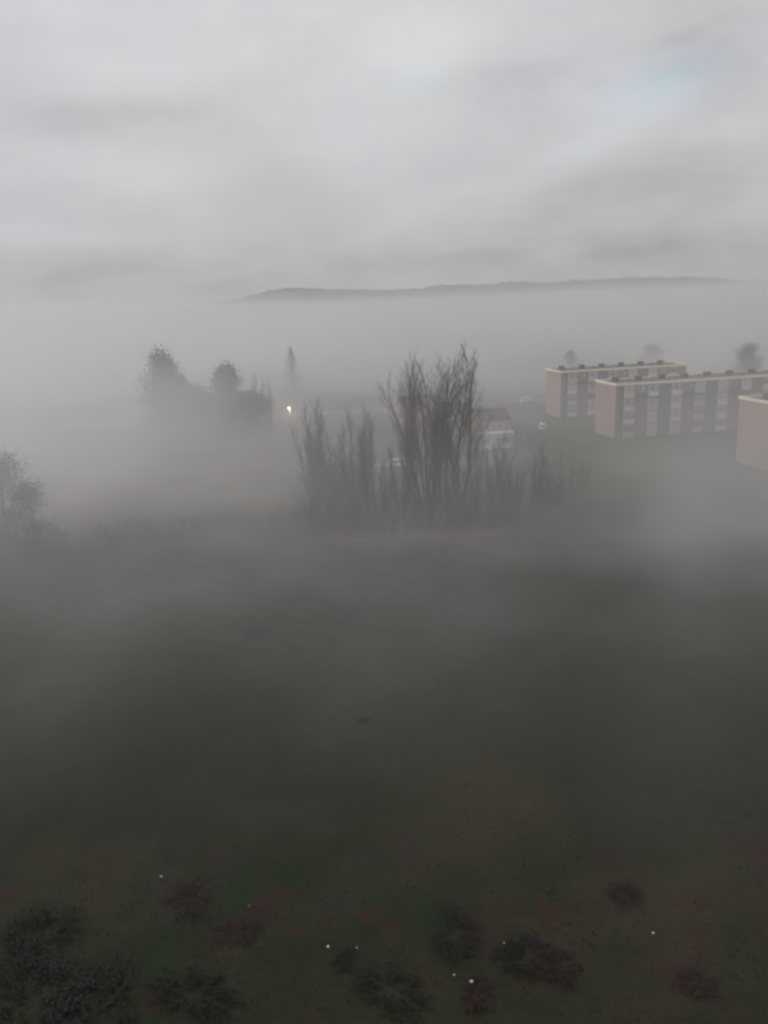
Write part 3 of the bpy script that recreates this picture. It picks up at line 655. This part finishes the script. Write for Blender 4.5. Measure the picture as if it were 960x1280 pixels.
def scrap(loc, w, seed, mat, label):
    rng = random.Random(seed); b = MB(); n = 5
    for j in range(n):
        for i in range(n): b.v.append((w*(i/(n-1)-.5)+rng.gauss(0, w*.05), w*.8*(j/(n-1)-.5)+rng.gauss(0, w*.05), .16+abs(rng.gauss(0, w*.22))))
    b.f = [(j*n+i, j*n+i+1, (j+1)*n+i+1, (j+1)*n+i) for j in range(n-1) for i in range(n-1)]
    x, y = loc; o = obj('litter_scrap', b.mesh('litter_scrap', mat), None, (x, y, gh(x, y)), rng.uniform(0, 6)); tag(o, label, 'litter', 'scraps of litter on the near field')
for i, (x, y, w, mt, lab) in enumerate(((-3.3, 29.7, .16, 0, 'white paper scrap left of the small dark bramble tuft'), (2.9, 27.5, .17, 0, 'brightest white scrap, at the front in the middle'), (-12.0, 34.5, .13, 0, 'white scrap alone on the far left of the near field'),
        (11.3, 29.7, .14, 0, 'white scrap alone on the right of the near field'), (-7.2, 32.2, .17, 1, 'red wrapper lying in the grass, left of centre'), (-2.0, 29.6, .10, 0, 'tiny white scrap right of the small dark bramble tuft'),
        (2.2, 27.9, .10, 0, 'tiny white scrap just left of the brightest one'), (4.6, 29.6, .11, 0, 'tiny white scrap right of the dark purplish bramble clump'))):
    scrap((x, y), w*.85, 60+i, M_litter_red if mt else M_litter, lab)

# ---------------------------------------------------------------- the haze
hz = obj('haze', MB().box(-3080, -3080, -1.0, 3080, 3080, 66.0).mesh('haze', fog_material('fog', HAZE, HAZE_G)))
tag(hz, 'thick ground fog filling the valley', kind='stuff')

def mist(loc, rad, dens, label):
    bm = bmesh.new(); bmesh.ops.create_icosphere(bm, subdivisions=5, radius=1.0)
    for v in bm.verts:
        p = v.co.copy(); v.co *= 1 + .16*noise.noise(p*1.7+Vector(loc)*.01) + .07*noise.noise(p*4.3)
        v.co.x *= rad[0]; v.co.y *= rad[1]; v.co.z *= rad[2]
        v.co.z = max(v.co.z, -.9-loc[2])
    me = bpy.data.meshes.new('mist_bank'); bm.to_mesh(me); bm.free()
    me.materials.append(fog_material('mist', dens, HAZE_G))
    me.polygons.foreach_set('use_smooth', [True]*len(me.polygons))
    o = obj('mist_bank', me, None, loc); tag(o, label, 'mist', 'drifting banks of mist', 'stuff'); return o
def soft_mist(name, graph):
    m = bpy.data.materials.new(name); m.use_nodes = True; t = m.node_tree; t.nodes.clear()
    o = N(t, 'ShaderNodeOutputMaterial'); v = N(t, 'ShaderNodeVolumePrincipled'); L(t, v.outputs[0], o.inputs['Volume'])
    v.inputs['Anisotropy'].default_value = HAZE_G; v.inputs['Color'].default_value = (.99, .985, .99, 1)
    c = N(t, 'ShaderNodeTexCoord').outputs['Object']; sp = N(t, 'ShaderNodeSeparateXYZ'); L(t, c, sp.inputs[0])
    L(t, graph(t, c, *sp.outputs), v.inputs['Density']); return m
def mul(t, a, *b):
    for k in b: a = math_n(t, 'MULTIPLY', a, k)
    return a
def add(t, a, b): return math_n(t, 'ADD', a, b)
def sub(t, a, b): return math_n(t, 'SUBTRACT', a, b)
def gauss(t, x, y, x0, y0, wx, wy):
    bx = math_n(t, 'DIVIDE', sub(t, x, x0), wx); by = math_n(t, 'DIVIDE', sub(t, y, y0), wy)
    return math_n(t, 'POWER', 2.718, mul(t, add(t, mul(t, bx, bx), mul(t, by, by)), -1.0))
# ground mist over the field: thickens with distance and towards the ground, uneven like drifting fog
def near_mist(t, c, x, y, z):
    nn = noise_n(t, c, 0.024, 4, 0.5, (1, 1, 1.5), (3.3, 8.1, 0))
    nf = noise_n(t, c, 0.085, 3, 0.5, (1, 1, 2.0), (1.3, 2.1, 0)); nn = add(t, mul(t, nn, .68), mul(t, nf, .32))
    yy = add(t, y, mul(t, sub(t, nn, 0.5), 70.0))
    rise = mul(t, ramp(t, yy, 16.0, 98.0), sub(t, 1.0, mul(t, ramp(t, y, 96.0, 145.0), add(t, .62, mul(t, ramp(t, x, 5.0, 40.0), .15)))))
    lft = ramp(t, x, 20.0, -40.0)
    hgt = math_n(t, 'POWER', 2.718, mul(t, math_n(t, 'DIVIDE', math_n(t, 'MAXIMUM', z, 0.0), add(t, 13.0, mul(t, lft, 9.0))), -1.0))
    hgt = mul(t, hgt, ramp(t, z, 27.0, 18.0))
    lo = add(t, add(t, 0.72, mul(t, lft, 0.15)), mul(t, gauss(t, x, y, 46.0, 80.0, 34.0, 24.0), math_n(t, 'POWER', 2.718, mul(t, math_n(t, 'MAXIMUM', z, 0.0), -1/4.5)), 1.7))
    lo = add(t, lo, mul(t, gauss(t, x, y, 19.0, 134.0, 8.0, 9.0), 1.3))
    lo = add(t, lo, mul(t, gauss(t, x, y, 40.0, 172.0, 20.0, 10.0), 1.0))
    lo = add(t, lo, mul(t, gauss(t, x, y, -40.0, 148.0, 34.0, 22.0), 0.85))
    lo = add(t, lo, mul(t, gauss(t, x, y, 3.0, 88.0, 26.0, 9.0), math_n(t, 'POWER', 2.718, mul(t, math_n(t, 'MAXIMUM', z, 0.0), -1/4.0)), 1.6))
    lo = add(t, lo, mul(t, gauss(t, x, y, 85.0, 238.0, 75.0, 30.0), 2.6))
    return mul(t, rise, hgt, lo, add(t, 0.35, mul(t, ramp(t, nn, 0.36, 0.64), 1.3)), MIST)
ob = obj('mist_bank', MB().box(-260, 8, -.8, 260, 460, 27).mesh('mist_bank', soft_mist('drifting_mist', near_mist)))
tag(ob, 'uneven ground mist drifting over the field, thicket and flats', 'mist', kind='stuff')
# valley fog: thins upwards with no hard top, its upper side rolling
def far_mist(t, c, x, y, z):
    nn = noise_n(t, c, 0.0030, 4, 0.55, (1, 0.6, 3), (1.3, 5.1, 0))
    zz = sub(t, z, mul(t, sub(t, nn, 0.5), 26.0))
    zz = sub(t, zz, mul(t, ramp(t, x, -120.0, -520.0), 9.0)); zz = sub(t, zz, mul(t, ramp(t, x, 640.0, 1250.0), 9.0))
    e = math_n(t, 'POWER', 2.718, mul(t, sub(t, zz, 28.0), -1/10.0))
    return mul(t, math_n(t, 'MINIMUM', mul(t, e, .00062), .0095), ramp(t, y, 150.0, 270.0), ramp(t, z, 64.0, 46.0))
ob = obj('mist_bank', MB().box(-2600, 140, -.85, 2600, 3000, 64.5).mesh('mist_bank', soft_mist('valley_fog', far_mist)))
tag(ob, 'deep fog filling the valley below the far ridge, ragged at its top', 'mist', kind='stuff')
